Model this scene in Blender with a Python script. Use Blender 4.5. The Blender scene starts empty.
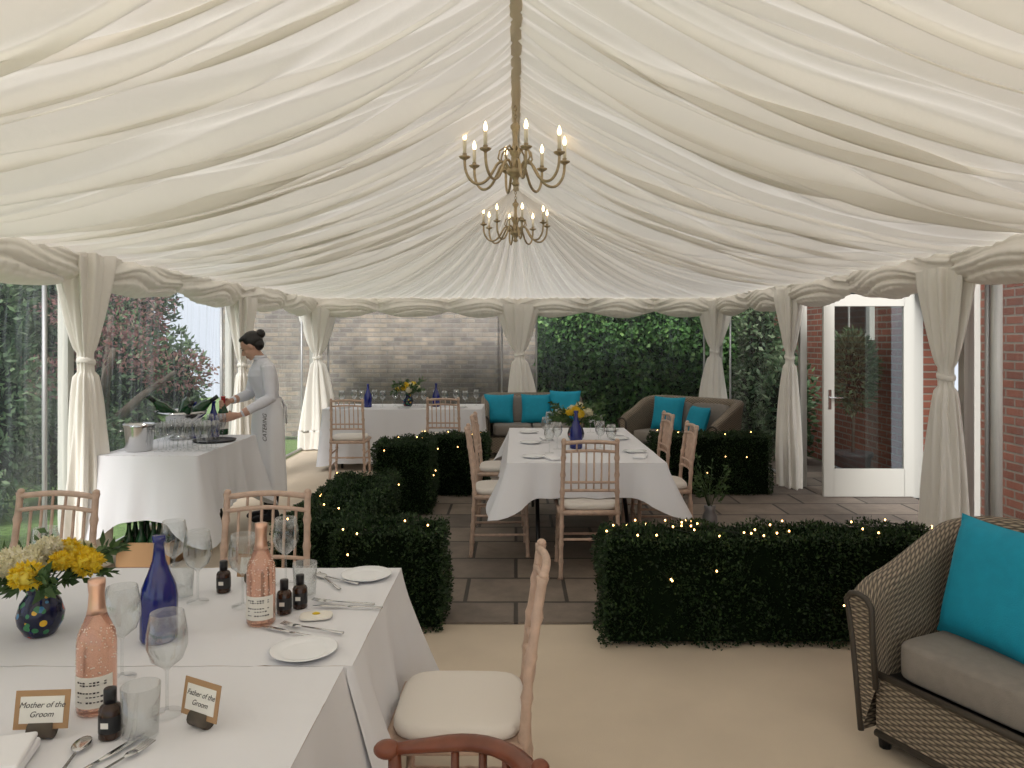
import bpy, math, random
import numpy as np
from mathutils import Vector, Matrix, kdtree
random.seed(4); rng=np.random.default_rng(4)
pi=math.pi; sin=math.sin; cos=math.cos
sc=bpy.context.scene
sc.view_settings.view_transform='Standard'
sc.view_settings.exposure=0.0

# ---------------------------------------------------------------- materials
def newmat(name):
    m=bpy.data.materials.new(name); m.use_nodes=True
    nt=m.node_tree; nt.nodes.clear()
    out=nt.nodes.new('ShaderNodeOutputMaterial')
    return m,nt,out
def N(nt,t,**kw):
    n=nt.nodes.new(t)
    for k,v in kw.items():
        if k in n.inputs.keys(): n.inputs[k].default_value=v
        else: setattr(n,k,v)
    return n
def pbr(name,col,rough=0.6,metal=0.0,noise=0.0,nscale=8,bump=0.0,bscale=200,emit=0,spec=0.5,trans=0):
    m,nt,out=newmat(name)
    b=nt.nodes.new('ShaderNodeBsdfPrincipled')
    b.inputs['Base Color'].default_value=(*col,1); b.inputs['Roughness'].default_value=rough
    b.inputs['Metallic'].default_value=metal; b.inputs['Specular IOR Level'].default_value=spec
    if trans: b.inputs['Transmission Weight'].default_value=trans
    if emit: b.inputs['Emission Color'].default_value=(*col,1); b.inputs['Emission Strength'].default_value=emit
    tc=nt.nodes.new('ShaderNodeTexCoord')
    if noise>0:
        n=N(nt,'ShaderNodeTexNoise'); n.inputs['Scale'].default_value=nscale; n.inputs['Detail'].default_value=5
        nt.links.new(tc.outputs['Object'],n.inputs['Vector'])
        r=nt.nodes.new('ShaderNodeValToRGB')
        r.color_ramp.elements[0].position=.3; r.color_ramp.elements[1].position=.7
        r.color_ramp.elements[0].color=(*[c*(1-noise) for c in col],1)
        r.color_ramp.elements[1].color=(*[min(1,c*(1+noise)) for c in col],1)
        nt.links.new(n.outputs['Fac'],r.inputs['Fac']); nt.links.new(r.outputs['Color'],b.inputs['Base Color'])
    if bump>0:
        n=N(nt,'ShaderNodeTexNoise'); n.inputs['Scale'].default_value=bscale; n.inputs['Detail'].default_value=3
        nt.links.new(tc.outputs['Object'],n.inputs['Vector'])
        bp=nt.nodes.new('ShaderNodeBump'); bp.inputs['Strength'].default_value=bump; bp.inputs['Distance'].default_value=.01
        nt.links.new(n.outputs['Fac'],bp.inputs['Height']); nt.links.new(bp.outputs['Normal'],b.inputs['Normal'])
    nt.links.new(b.outputs[0],out.inputs[0])
    return m
def fabric(name,col,trans=.5,bump=.15,bscale=25,tcol=None):
    m,nt,out=newmat(name)
    d=nt.nodes.new('ShaderNodeBsdfDiffuse'); t=nt.nodes.new('ShaderNodeBsdfTranslucent'); mx=nt.nodes.new('ShaderNodeMixShader')
    tc=nt.nodes.new('ShaderNodeTexCoord')
    n=N(nt,'ShaderNodeTexNoise'); n.inputs['Scale'].default_value=bscale; n.inputs['Detail'].default_value=4
    nt.links.new(tc.outputs['Object'],n.inputs['Vector'])
    bp=nt.nodes.new('ShaderNodeBump'); bp.inputs['Strength'].default_value=bump; bp.inputs['Distance'].default_value=.01
    nt.links.new(n.outputs['Fac'],bp.inputs['Height'])
    for s in (d,t):
        s.inputs['Color'].default_value=(*col,1); nt.links.new(bp.outputs['Normal'],s.inputs['Normal'])
    if tcol: t.inputs['Color'].default_value=(*tcol,1)
    mx.inputs[0].default_value=trans
    nt.links.new(d.outputs[0],mx.inputs[1]); nt.links.new(t.outputs[0],mx.inputs[2]); nt.links.new(mx.outputs[0],out.inputs[0])
    return m
def thin_glass(name,col=(1,1,1),fac=.1,rough=.02,streak=0.0):
    m,nt,out=newmat(name)
    tr=nt.nodes.new('ShaderNodeBsdfTransparent'); tr.inputs[0].default_value=(*col,1)
    gl=nt.nodes.new('ShaderNodeBsdfGlossy'); gl.inputs['Roughness'].default_value=rough
    lw=nt.nodes.new('ShaderNodeLayerWeight'); lw.inputs['Blend'].default_value=.35
    mp=nt.nodes.new('ShaderNodeMath'); mp.operation='MULTIPLY_ADD'; mp.inputs[1].default_value=.55; mp.inputs[2].default_value=fac
    nt.links.new(lw.outputs['Facing'],mp.inputs[0])
    mx=nt.nodes.new('ShaderNodeMixShader')
    nt.links.new(mp.outputs[0],mx.inputs[0]); nt.links.new(tr.outputs[0],mx.inputs[1]); nt.links.new(gl.outputs[0],mx.inputs[2])
    last=mx
    if streak:
        mp.inputs[1].default_value=.12
        tc=nt.nodes.new('ShaderNodeTexCoord'); ma=nt.nodes.new('ShaderNodeMapping'); ma.inputs['Scale'].default_value=(9,9,.6)
        n=N(nt,'ShaderNodeTexNoise'); n.inputs['Scale'].default_value=2.2; n.inputs['Detail'].default_value=6; n.inputs['Distortion'].default_value=.6
        nt.links.new(tc.outputs['Object'],ma.inputs[0]); nt.links.new(ma.outputs[0],n.inputs['Vector'])
        r=nt.nodes.new('ShaderNodeValToRGB'); r.color_ramp.elements[0].position=.48; r.color_ramp.elements[0].color=(.05,.05,.05,1)
        r.color_ramp.elements[1].position=.78; r.color_ramp.elements[1].color=(streak,streak,streak,1)
        nt.links.new(n.outputs['Fac'],r.inputs['Fac'])
        bp=nt.nodes.new('ShaderNodeBump'); bp.inputs['Strength'].default_value=.3; bp.inputs['Distance'].default_value=.02
        nt.links.new(n.outputs['Fac'],bp.inputs['Height']); nt.links.new(bp.outputs[0],gl.inputs['Normal'])
        df=nt.nodes.new('ShaderNodeBsdfTranslucent'); df.inputs[0].default_value=(.8,.85,.9,1)
        m2=nt.nodes.new('ShaderNodeMixShader'); nt.links.new(r.outputs[0],m2.inputs[0])
        nt.links.new(mx.outputs[0],m2.inputs[1]); nt.links.new(df.outputs[0],m2.inputs[2]); last=m2
    nt.links.new(last.outputs[0],out.inputs[0])
    return m
def foliage(name,c1,c2,c3=None,trans=.25):
    m,nt,out=newmat(name)
    g=nt.nodes.new('ShaderNodeNewGeometry'); r=nt.nodes.new('ShaderNodeValToRGB')
    r.color_ramp.elements[0].color=(*c1,1); r.color_ramp.elements[1].color=(*c2,1)
    if c3: e=r.color_ramp.elements.new(.85); e.color=(*c2,1); r.color_ramp.elements[-1].color=(*c3,1)
    nt.links.new(g.outputs['Random Per Island'],r.inputs['Fac'])
    b=nt.nodes.new('ShaderNodeBsdfPrincipled'); b.inputs['Roughness'].default_value=.5
    b.inputs['Specular IOR Level'].default_value=.35
    t=nt.nodes.new('ShaderNodeBsdfTranslucent'); mx=nt.nodes.new('ShaderNodeMixShader'); mx.inputs[0].default_value=trans
    nt.links.new(r.outputs[0],b.inputs['Base Color']); nt.links.new(r.outputs[0],t.inputs[0])
    nt.links.new(b.outputs[0],mx.inputs[1]); nt.links.new(t.outputs[0],mx.inputs[2]); nt.links.new(mx.outputs[0],out.inputs[0])
    return m
def brickmat(name,c1,c2,mortar,w=.225,h=.075,ms=.012,axis='x',rough=.9,noise=.5):
    m,nt,out=newmat(name)
    tc=nt.nodes.new('ShaderNodeTexCoord'); sp=nt.nodes.new('ShaderNodeSeparateXYZ'); cb=nt.nodes.new('ShaderNodeCombineXYZ')
    nt.links.new(tc.outputs['Object'],sp.inputs[0])
    if axis=='floor': nt.links.new(sp.outputs['X'],cb.inputs[0]); nt.links.new(sp.outputs['Y'],cb.inputs[1])
    else:
        nt.links.new(sp.outputs['X' if axis=='x' else 'Y'],cb.inputs[0]); nt.links.new(sp.outputs['Z'],cb.inputs[1])
    br=nt.nodes.new('ShaderNodeTexBrick'); br.inputs['Scale'].default_value=1
    br.inputs['Brick Width'].default_value=w; br.inputs['Row Height'].default_value=h; br.inputs['Mortar Size'].default_value=ms
    br.inputs['Mortar Smooth'].default_value=.3
    br.inputs['Color1'].default_value=(*c1,1); br.inputs['Color2'].default_value=(*c2,1); br.inputs['Mortar'].default_value=(*mortar,1)
    nt.links.new(cb.outputs[0],br.inputs['Vector'])
    n=N(nt,'ShaderNodeTexNoise'); n.inputs['Scale'].default_value=3.5; n.inputs['Detail'].default_value=8; n.inputs['Roughness'].default_value=.7
    nt.links.new(cb.outputs[0],n.inputs['Vector'])
    r=nt.nodes.new('ShaderNodeValToRGB'); r.color_ramp.elements[0].position=.3; r.color_ramp.elements[1].position=.7
    r.color_ramp.elements[0].color=(1-noise,1-noise,1-noise,1); r.color_ramp.elements[1].color=(1,1,1,1)
    nt.links.new(n.outputs['Fac'],r.inputs[0])
    mx=nt.nodes.new('ShaderNodeMix'); mx.data_type='RGBA'; mx.blend_type='MULTIPLY'; mx.inputs[0].default_value=1
    nt.links.new(br.outputs['Color'],mx.inputs[6]); nt.links.new(r.outputs[0],mx.inputs[7])
    b=nt.nodes.new('ShaderNodeBsdfPrincipled'); b.inputs['Roughness'].default_value=rough
    bp=nt.nodes.new('ShaderNodeBump'); bp.inputs['Strength'].default_value=.6; bp.inputs['Distance'].default_value=.01; bp.invert=True
    nt.links.new(br.outputs['Fac'],bp.inputs['Height']); nt.links.new(bp.outputs[0],b.inputs['Normal'])
    nt.links.new(mx.outputs[2],b.inputs['Base Color']); nt.links.new(b.outputs[0],out.inputs[0])
    return m
def rattanmat(name,ca,cbk):
    m,nt,out=newmat(name)
    tc=nt.nodes.new('ShaderNodeTexCoord'); sp=nt.nodes.new('ShaderNodeSeparateXYZ'); nt.links.new(tc.outputs['UV'],sp.inputs[0])
    def M(op,a,b=None,c=None):
        n=nt.nodes.new('ShaderNodeMath'); n.operation=op
        for i,x in enumerate((a,b,c)):
            if x is None: continue
            if isinstance(x,(int,float)): n.inputs[i].default_value=x
            else: nt.links.new(x,n.inputs[i])
        return n.outputs[0]
    v=M('DIVIDE',sp.outputs['Y'],.011); u=M('DIVIDE',sp.outputs['X'],.026)
    row=M('FLOOR',v); strand=M('ABSOLUTE',M('SINE',M('MULTIPLY',v,pi)))
    ph=M('ADD',M('MULTIPLY',u,pi),M('MULTIPLY',row,pi))
    over=M('MULTIPLY_ADD',M('COSINE',ph),.5,.5)
    h=M('MULTIPLY',M('POWER',strand,.6),M('MULTIPLY_ADD',over,.75,.25))
    r=nt.nodes.new('ShaderNodeValToRGB'); r.color_ramp.elements[0].color=(*cbk,1); r.color_ramp.elements[1].color=(*ca,1)
    r.color_ramp.elements[0].position=.12; r.color_ramp.elements[1].position=.8
    n=N(nt,'ShaderNodeTexNoise'); n.inputs['Scale'].default_value=60; nt.links.new(tc.outputs['UV'],n.inputs['Vector'])
    nt.links.new(M('MULTIPLY',h,M('MULTIPLY_ADD',n.outputs['Fac'],.9,.5)),r.inputs[0])
    b=nt.nodes.new('ShaderNodeBsdfPrincipled'); b.inputs['Roughness'].default_value=.55
    bp=nt.nodes.new('ShaderNodeBump'); bp.inputs['Strength'].default_value=.9; bp.inputs['Distance'].default_value=.006
    nt.links.new(h,bp.inputs['Height']); nt.links.new(bp.outputs[0],b.inputs['Normal'])
    nt.links.new(r.outputs[0],b.inputs['Base Color']); nt.links.new(b.outputs[0],out.inputs[0])
    return m

mCeil=fabric('lining_fabric',(.87,.83,.765),.25,.3,14)
mSwag=fabric('swag_fabric',(.90,.86,.79),.12,.2,20)
mDrape=fabric('drape_fabric',(.92,.885,.82),.15,.15,20)
mCloth=fabric('tablecloth_linen',(.80,.80,.83),.05,.12,18)
mWhite=pbr('white_cotton',(.82,.82,.84),.8,bump=.1,bscale=40)
mPlastic=thin_glass('clear_pvc',(.96,.97,.98),.015,.06,streak=.24)
mGlass=thin_glass('wine_glass',(.96,.97,.97),.05,.02)
mPane=thin_glass('door_glass',(.80,.83,.83),.08,.02)
mCarpet=pbr('cream_carpet',(.64,.54,.425),.95,noise=.06,nscale=2,bump=.35,bscale=300,spec=.1)
mPatio=brickmat('patio_flagstones',(.31,.25,.20),(.20,.165,.14),(.07,.06,.05),.62,.46,.014,'floor',.7,.45)
mWood=pbr('limed_wood',(.56,.40,.31),.5,noise=.15,nscale=25)
mMahog=pbr('mahogany',(.16,.045,.02),.3,noise=.3,nscale=14)
mPad=pbr('seat_pad_cream',(.76,.71,.65),.85,bump=.1,bscale=60)
mRat=rattanmat('rattan_weave',(.42,.34,.25),(.05,.04,.03))
mGreyC=pbr('grey_cushion',(.24,.215,.19),.9,noise=.06,nscale=30,bump=.2,bscale=300)
mTurq=pbr('turquoise_cushion',(.0,.28,.42),.75,noise=.06,nscale=20,bump=.15,bscale=200)
mHedge=foliage('box_leaves',(.009,.022,.008),(.030,.062,.020),(.065,.115,.035),.15)
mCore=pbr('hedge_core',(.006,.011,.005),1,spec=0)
mIvy=foliage('ivy_leaves',(.035,.09,.025),(.10,.22,.06),(.22,.36,.12),.25)
mTree=foliage('tree_leaves',(.035,.07,.035),(.12,.19,.09),(.28,.35,.22),.35)
mAcer=foliage('acer_leaves',(.10,.05,.05),(.22,.10,.09),(.26,.22,.14),.35)
mBark=pbr('bark',(.10,.08,.06),.9,noise=.3)
mBrickG=brickmat('old_garden_brick',(.34,.28,.215),(.19,.165,.15),(.25,.23,.20),.225,.075,.012,'x',.95,.5)
mBrickR=brickmat('red_house_brick',(.34,.12,.075),(.24,.085,.055),(.30,.26,.21),.225,.075,.01,'y',.9,.3)
mGrass=pbr('lawn_grass',(.12,.20,.055),.95,noise=.4,nscale=20)
mPaint=pbr('white_paint',(.50,.49,.45),.45)
mGreyP=pbr('grey_aluminium',(.42,.42,.42),.4,metal=.3)
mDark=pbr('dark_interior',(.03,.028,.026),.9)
mBrass=pbr('antique_brass',(.42,.33,.20),.38,metal=.5,noise=.2,nscale=30)
mCandle=pbr('candle_sleeve',(.75,.68,.52),.6)
mBulb=pbr('bulb',(1,.72,.38),.3,emit=6)
mFairy=pbr('fairy_bulb',(1,.55,.18),.3,emit=9)
mWire=pbr('wire_green',(.01,.02,.01),.7)
mBlue=pbr('cobalt_glass',(.006,.014,.15),.06,spec=.8)
mRose=pbr('rose_bottle',(.86,.50,.36),.06,trans=.75)
mFoil=pbr('rose_foil',(.74,.46,.34),.3,metal=.85)
mLabel=pbr('paper_label',(.78,.75,.68),.8)
mInk=pbr('ink',(.04,.03,.03),.8)
mAmber=pbr('amber_glass',(.035,.014,.006),.1)
mBlk=pbr('black_plastic',(.012,.012,.013),.35)
mSteel=pbr('steel',(.60,.60,.60),.18,metal=1)
mPorc=pbr('porcelain',(.84,.85,.87),.15)
mKraft=pbr('kraft_card',(.40,.24,.12),.8)
mYel=foliage('yellow_petals',(.75,.48,.02),(.85,.65,.04),(.85,.75,.2),.2)
mCrm=foliage('cream_petals',(.75,.70,.45),(.85,.80,.65),None,.2)
mStem=foliage('sprig_leaves',(.03,.07,.02),(.10,.17,.06),None,.2)
mGreenB=pbr('green_glass',(.01,.05,.015),.08)
mRed=pbr('red_foil',(.45,.02,.02),.3,metal=.3)
mSkin=pbr('skin',(.55,.32,.23),.5)
mHair=pbr('dark_hair',(.012,.008,.007),.4,noise=.4,nscale=60)
mLip=pbr('lips',(.35,.10,.09),.5)
mTrou=pbr('black_trousers',(.012,.012,.014),.8)
mEye=pbr('eye',(.02,.012,.01),.2)
mShirt=pbr('white_shirt',(.72,.72,.76),.85,noise=.04,nscale=12,bump=.5,bscale=14)
def vasemat():
    m,nt,out=newmat('painted_vase')
    tc=nt.nodes.new('ShaderNodeTexCoord'); v=nt.nodes.new('ShaderNodeTexVoronoi'); v.inputs['Scale'].default_value=48
    nt.links.new(tc.outputs['Object'],v.inputs['Vector'])
    r=nt.nodes.new('ShaderNodeValToRGB'); r.color_ramp.interpolation='CONSTANT'
    e=r.color_ramp.elements; e[0].color=(.008,.012,.06,1); e[1].position=.38; e[1].color=(.04,.20,.38,1)
    for p,c in ((.52,(.5,.06,.03,1)),(.64,(.75,.45,.03,1)),(.80,(.04,.2,.08,1))):
        x=e.new(p); x.color=c
    sp=nt.nodes.new('ShaderNodeSeparateColor'); nt.links.new(v.outputs['Color'],sp.inputs[0]); nt.links.new(sp.outputs[0],r.inputs[0])
    lt=nt.nodes.new('ShaderNodeMath'); lt.operation='LESS_THAN'; lt.inputs[1].default_value=.46; nt.links.new(v.outputs['Distance'],lt.inputs[0])
    mx=nt.nodes.new('ShaderNodeMix'); mx.data_type='RGBA'; nt.links.new(lt.outputs[0],mx.inputs[0]); mx.inputs[6].default_value=(.006,.009,.035,1)
    nt.links.new(r.outputs[0],mx.inputs[7])
    b=nt.nodes.new('ShaderNodeBsdfPrincipled'); b.inputs['Roughness'].default_value=.12
    nt.links.new(mx.outputs[2],b.inputs['Base Color']); nt.links.new(b.outputs[0],out.inputs[0]); return m
mVase=vasemat()

# ---------------------------------------------------------------- mesh builder
class MB:
    def __init__(s): s.v=[]; s.f=[]; s.m=[]; s.s=[]; s.uv=[]; s.mats=[]; s.vm=[]
    def mi(s,mat):
        if mat not in s.mats: s.mats.append(mat)
        return s.mats.index(mat)
    def add(s,vs,fs,mat,smooth=True,uvs=None,mtx=None):
        o=len(s.v); k=s.mi(mat)
        for p in vs:
            p=Vector(p)
            if mtx is not None: p=mtx@p
            s.v.append((p.x,p.y,p.z)); s.vm.append(k)
        for j,f in enumerate(fs):
            s.f.append([o+i for i in f]); s.m.append(k); s.s.append(smooth)
            if uvs: s.uv.extend([uvs[i] for i in f])
            else: s.uv.extend([(0,0)]*len(f))
    def box(s,c,d,mat,mtx=None):
        x,y,z=c; a,b,e=[q/2 for q in d]
        vs=[(x+i*a,y+j*b,z+k*e) for i in(-1,1) for j in(-1,1) for k in(-1,1)]
        fs=[(0,1,3,2),(4,6,7,5),(0,4,5,1),(2,3,7,6),(0,2,6,4),(1,5,7,3)]
        s.add(vs,fs,mat,False,None,mtx)
    def tube(s,path,r,mat,n=8,mtx=None,flat=None):
        P=[Vector(p) for p in path]; L=len(P)
        R=r if isinstance(r,(list,tuple)) else [r]*L
        vs=[];fs=[]
        t=(P[1]-P[0]).normalized(); up=Vector((0,0,1)) if abs(t.z)<.9 else Vector((1,0,0))
        a=t.cross(up).normalized()
        for i in range(L):
            t=(P[min(i+1,L-1)]-P[max(i-1,0)]).normalized()
            a=(a-t*a.dot(t)).normalized(); b=t.cross(a)
            fl=flat if flat else (1,1)
            for j in range(n):
                q=2*pi*j/n; p=P[i]+a*cos(q)*R[i]*fl[0]+b*sin(q)*R[i]*fl[1]; vs.append(p)
        for i in range(L-1):
            for j in range(n):
                k=(j+1)%n; fs.append((i*n+j,i*n+k,(i+1)*n+k,(i+1)*n+j))
        fs.append(tuple(range(n-1,-1,-1))); fs.append(tuple((L-1)*n+j for j in range(n)))
        s.add(vs,fs,mat,True,None,mtx)
    def lathe(s,prof,mat,o=(0,0,0),n=20,mtx=None,cap=True):
        vs=[];fs=[]
        for r,z in prof:
            for j in range(n):
                q=2*pi*j/n; vs.append((o[0]+r*cos(q),o[1]+r*sin(q),o[2]+z))
        L=len(prof)
        for i in range(L-1):
            for j in range(n):
                k=(j+1)%n; fs.append((i*n+j,i*n+k,(i+1)*n+k,(i+1)*n+j))
        if cap:
            if prof[0][0]>1e-4: fs.append(tuple(range(n-1,-1,-1)))
            if prof[-1][0]>1e-4: fs.append(tuple((L-1)*n+j for j in range(n)))
        s.add(vs,fs,mat,True,None,mtx)
    def ell(s,c,r,mat,e=1.0,n=16,m=10,mtx=None):
        def pw(x): return math.copysign(abs(x)**e,x)
        vs=[];fs=[]
        for i in range(m+1):
            a=-pi/2+pi*i/m
            for j in range(n):
                b=2*pi*j/n
                vs.append((c[0]+r[0]*pw(cos(a))*pw(cos(b)),c[1]+r[1]*pw(cos(a))*pw(sin(b)),c[2]+r[2]*pw(sin(a))))
        for i in range(m):
            for j in range(n):
                k=(j+1)%n; fs.append((i*n+j,i*n+k,(i+1)*n+k,(i+1)*n+j))
        s.add(vs,fs,mat,True,None,mtx)
    def loft(s,rings,mat,closed=True,cap=True,mtx=None):
        n=len(rings[0]); vs=[p for r in rings for p in r]; fs=[]
        for i in range(len(rings)-1):
            for j in range(n if closed else n-1):
                k=(j+1)%n; fs.append((i*n+j,i*n+k,(i+1)*n+k,(i+1)*n+j))
        if cap and closed: fs.append(tuple(range(n-1,-1,-1))); fs.append(tuple((len(rings)-1)*n+j for j in range(n)))
        s.add(vs,fs,mat,True,None,mtx)
    def pillow(s,w,h,t,mat,mtx,n=14):
        for sg in (1,-1):
            vs=[];fs=[]
            for i in range(n+1):
                for j in range(n+1):
                    u=-1+2*i/n; v=-1+2*j/n
                    th=((1-u**4)*(1-v**4))**.55*t/2
                    pin=1-.07*(1-abs(u)**2)*abs(v)**3; pin2=1-.07*(1-abs(v)**2)*abs(u)**3
                    vs.append((u*w/2*pin2,sg*th,v*h/2*pin))
            for i in range(n):
                for j in range(n):
                    q=(i*(n+1)+j,(i+1)*(n+1)+j,(i+1)*(n+1)+j+1,i*(n+1)+j+1)
                    fs.append(q if sg<0 else q[::-1])
            s.add(vs,fs,mat,True,None,mtx)
    def leaves(s,P,D,L,W,mat,spread=.8):
        n=len(P); P=np.asarray(P,float); D=np.asarray(D,float)
        D=D+rng.normal(0,spread,(n,3)); D/=np.linalg.norm(D,axis=1,keepdims=True)+1e-9
        T=np.cross(D,rng.normal(0,1,(n,3))); T/=np.linalg.norm(T,axis=1,keepdims=True)+1e-9
        Ls=(L*rng.uniform(.6,1.3,n))[:,None]; Ws=(W*rng.uniform(.6,1.3,n))[:,None]
        a=P; b=P+D*Ls*.45+T*Ws/2; c=P+D*Ls; d=P+D*Ls*.45-T*Ws/2
        A=np.stack([a,b,c,d],1).reshape(-1,3)
        o=len(s.v); k=s.mi(mat)
        s.v.extend(map(tuple,A.tolist())); s.vm.extend([k]*(4*n))
        s.f.extend([[o+4*i,o+4*i+1,o+4*i+2,o+4*i+3] for i in range(n)])
        s.m.extend([k]*n); s.s.extend([False]*n); s.uv.extend([(0,0)]*(4*n))
    def mesh(s,name):
        me=bpy.data.meshes.new(name); me.from_pydata(s.v,[],s.f)
        for m in s.mats: me.materials.append(m)
        me.polygons.foreach_set('material_index',s.m); me.polygons.foreach_set('use_smooth',s.s)
        if mRat in s.mats:
            uvl=me.uv_layers.new(name='UVMap'); uvl.data.foreach_set('uv',[c for u in s.uv for c in u])
        me.update(); return me
    def obj(s,name,loc=(0,0,0),rz=0,parent=None):
        return place(s.mesh(name),name,loc,rz,parent)
def place(me,name,loc=(0,0,0),rz=0,parent=None,scale=1):
    o=bpy.data.objects.new(name,me); sc.collection.objects.link(o); o.location=loc; o.rotation_euler=(0,0,rz); o.scale=(scale,)*3
    if parent: o.parent=parent
    return o
def empty(name,loc=(0,0,0),rz=0):
    e=bpy.data.objects.new(name,None); e.empty_display_size=.1; sc.collection.objects.link(e); e.location=loc; e.rotation_euler=(0,0,rz); return e
def bev(o,w=.006,seg=2):
    m=o.modifiers.new('bevel','BEVEL'); m.width=w; m.segments=seg; m.limit_method='ANGLE'
def gridmesh(X,Y,Z,mat,name,uv=None):
    n,m=X.shape; me=bpy.data.meshes.new(name)
    V=np.stack([X,Y,Z],-1).reshape(-1,3)
    I=np.arange(n*m).reshape(n,m)
    F=np.stack([I[:-1,:-1],I[1:,:-1],I[1:,1:],I[:-1,1:]],-1).reshape(-1,4)
    me.from_pydata(V.tolist(),[],F.tolist()); me.materials.append(mat)
    me.polygons.foreach_set('use_smooth',[True]*len(F)); me.update(); return me
def wob(x,seed,f=1.0,n=5):
    r=np.random.default_rng(seed); o=np.zeros_like(x)
    for i in range(n): o+=np.sin(x*f*r.uniform(.5,2.6)+r.uniform(0,6.28))*r.uniform(.4,1)
    return o/n

HW=3.05; EV=2.22; RH=3.28; YF=11.25; YB=-3.75; YA=8.25
POSTS=[-3.75,-.75,2.25,5.25,8.25,11.25]

# ---------------------------------------------------------------- ceiling lining (gathered fabric)
def drapeprof(v): return RH-(RH-EV)*v-.19*4*(v*(1-v))*(1-.35*v)/.8
def scal(ph,p=1.0): return np.abs(np.sin(pi*ph))**p   # hanging pleats, sharp creases between
objs=[]
for side in (-1,1):
    ys=np.linspace(YB,YA,1750); vs=np.linspace(0,1,56)
    Yg,Vg=np.meshgrid(ys,vs,indexing='ij')
    # folds fan and sag a little as they leave the ridge
    yy=Yg+.20*Vg*wob(Yg,11+side,1.6)+.08*wob(Vg*3+Yg*.7,5+side,1.0)+.10*np.sin(pi*Vg)*wob(Yg,91+side,.9)
    ph=yy/.23+1.2*wob(yy,21+side,2.2)+.5*wob(Vg*5+Yg*.9,71+side,1.0); ph2=yy/.10+1.7*wob(yy,33+side,3.0)+.9*wob(Vg*5+Yg*1.3,8,1)
    big=yy/.50+.8*wob(yy,44+side,1.3)+.25*wob(Vg*4+Yg*.5,77+side,1)
    S=np.clip(np.sin(pi*np.clip(Vg,0,1)),0,1)
    env=.28+.72*S**.6
    amp=np.clip(.75+.8*wob(yy+.3*Vg,51,2.4),.35,1.2)
    ampb=np.clip(.85+1.0*wob(yy,57+side,1.6),.3,1.4)
    d=-.105*env*amp*scal(ph,1.1)-.036*(.5+.5*env)*np.clip(.8+.9*wob(yy*1.3+Vg,58,2),.25,1.2)*scal(ph2,1.1)-.12*S**.8*ampb*scal(big,1.2)
    Z=drapeprof(Vg)+d+.075*S
    X=side*HW*Vg
    Yo=Yg+.03*np.sin(2*pi*ph)*env+.05*S*np.sin(2*pi*big)
    if side<0: X=X[::-1];Yo=Yo[::-1];Z=Z[::-1]
    objs.append((X,Yo,Z))
L=3.0+2*HW+3.0
ss=np.linspace(0,L,1500)
def perim(s):
    x=np.where(s<3,-HW,np.where(s<3+2*HW,-HW+(s-3),HW)); y=np.where(s<3,YA+s,np.where(s<3+2*HW,YF,YF-(s-3-2*HW)))
    return x,y
Sg,Vg=np.meshgrid(ss,np.linspace(0,1,48),indexing='ij')
px_,py_=perim(Sg)
ph=Sg/.30+.9*wob(Sg,61,2.0); ph2=Sg/.10+1.2*wob(Sg,62,3.0)
S=np.clip(np.sin(pi*np.clip(Vg,0,1)),0,1)
d=-(.11*S+.015)*Vg**.3*np.clip(.75+.8*wob(Sg,63,2.5),.3,1.2)*scal(ph,.9)-.034*Vg**.5*scal(ph2,.9)*(1-.5*Vg)
objs.append((px_*Vg,YA+(py_-YA)*Vg,drapeprof(Vg)+d+.03*S))
ceil_e=empty('ceiling')
for i,(X,Y,Z) in enumerate(objs):
    place(gridmesh(X,Y,Z,mCeil,'ceiling_lining_%d'%i),'ceiling_lining_%d'%i,parent=ceil_e)
rb=MB(); mRs=pbr('ridge_strip',(.66,.57,.42),.7,bump=.4,bscale=30)
n=140
rb.loft([[(-.032+.004*sin(i*1.7),YB+(YA-YB)*i/n,RH-.04),(-.028,YB+(YA-YB)*i/n,RH-.062-.006*sin(i*.9)),(.028,YB+(YA-YB)*i/n,RH-.062+.006*sin(i*1.1)),(.032+.004*sin(i*1.3),YB+(YA-YB)*i/n,RH-.04)] for i in range(n+1)],mRs)
rb.obj('trim_ridge',parent=ceil_e)

# ---------------------------------------------------------------- swagged valance along eaves
def valance(p0,p1,inward,name,scl=1.5,seed=1):
    L=(Vector(p1)-Vector(p0)).length; n=int(L/.014); s=np.linspace(0,L,n); v=np.linspace(0,1,50)
    S,V=np.meshgrid(s,v,indexing='ij')
    S2=S+.10*wob(S,seed+8,2)
    fr=(S2/scl)%1.0; arc=np.sin(pi*fr)
    bot=2.02-.09*arc+.022*wob(S,seed,5)
    top=EV+.06
    z=top+(bot-top)*V
    sk=V*2.6+1.5*arc+.7*wob(S+V*.5,seed+3,3.0)
    bul=.12*np.sin(pi*np.clip(V*.98,0,1))**.6*(.75+.25*arc)+.012*V
    fold=.040*np.abs(np.sin(pi*sk))**.9*np.sin(pi*V)**.4+.018*np.abs(np.sin(pi*(sk*2.3+.3*wob(S,seed+5,6))))*np.sin(pi*V)+.020*np.abs(np.sin(pi*(S/.11+.8*V+wob(S,seed+6,4))))*(V**1.2)
    gather=.08*(np.exp(-((fr-.0)**2)/.004)+np.exp(-((fr-1.)**2)/.004))*np.sin(pi*V)
    off=np.maximum(bul+fold-gather,.006)
    t=(Vector(p1)-Vector(p0)).normalized()
    X=p0[0]+t.x*S+inward[0]*off; Y=p0[1]+t.y*S+inward[1]*off
    me=gridmesh(X,Y,z-.02*np.sin(pi*V)*arc,mSwag,name); return place(me,name)
e=empty('valance_swag')
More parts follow.
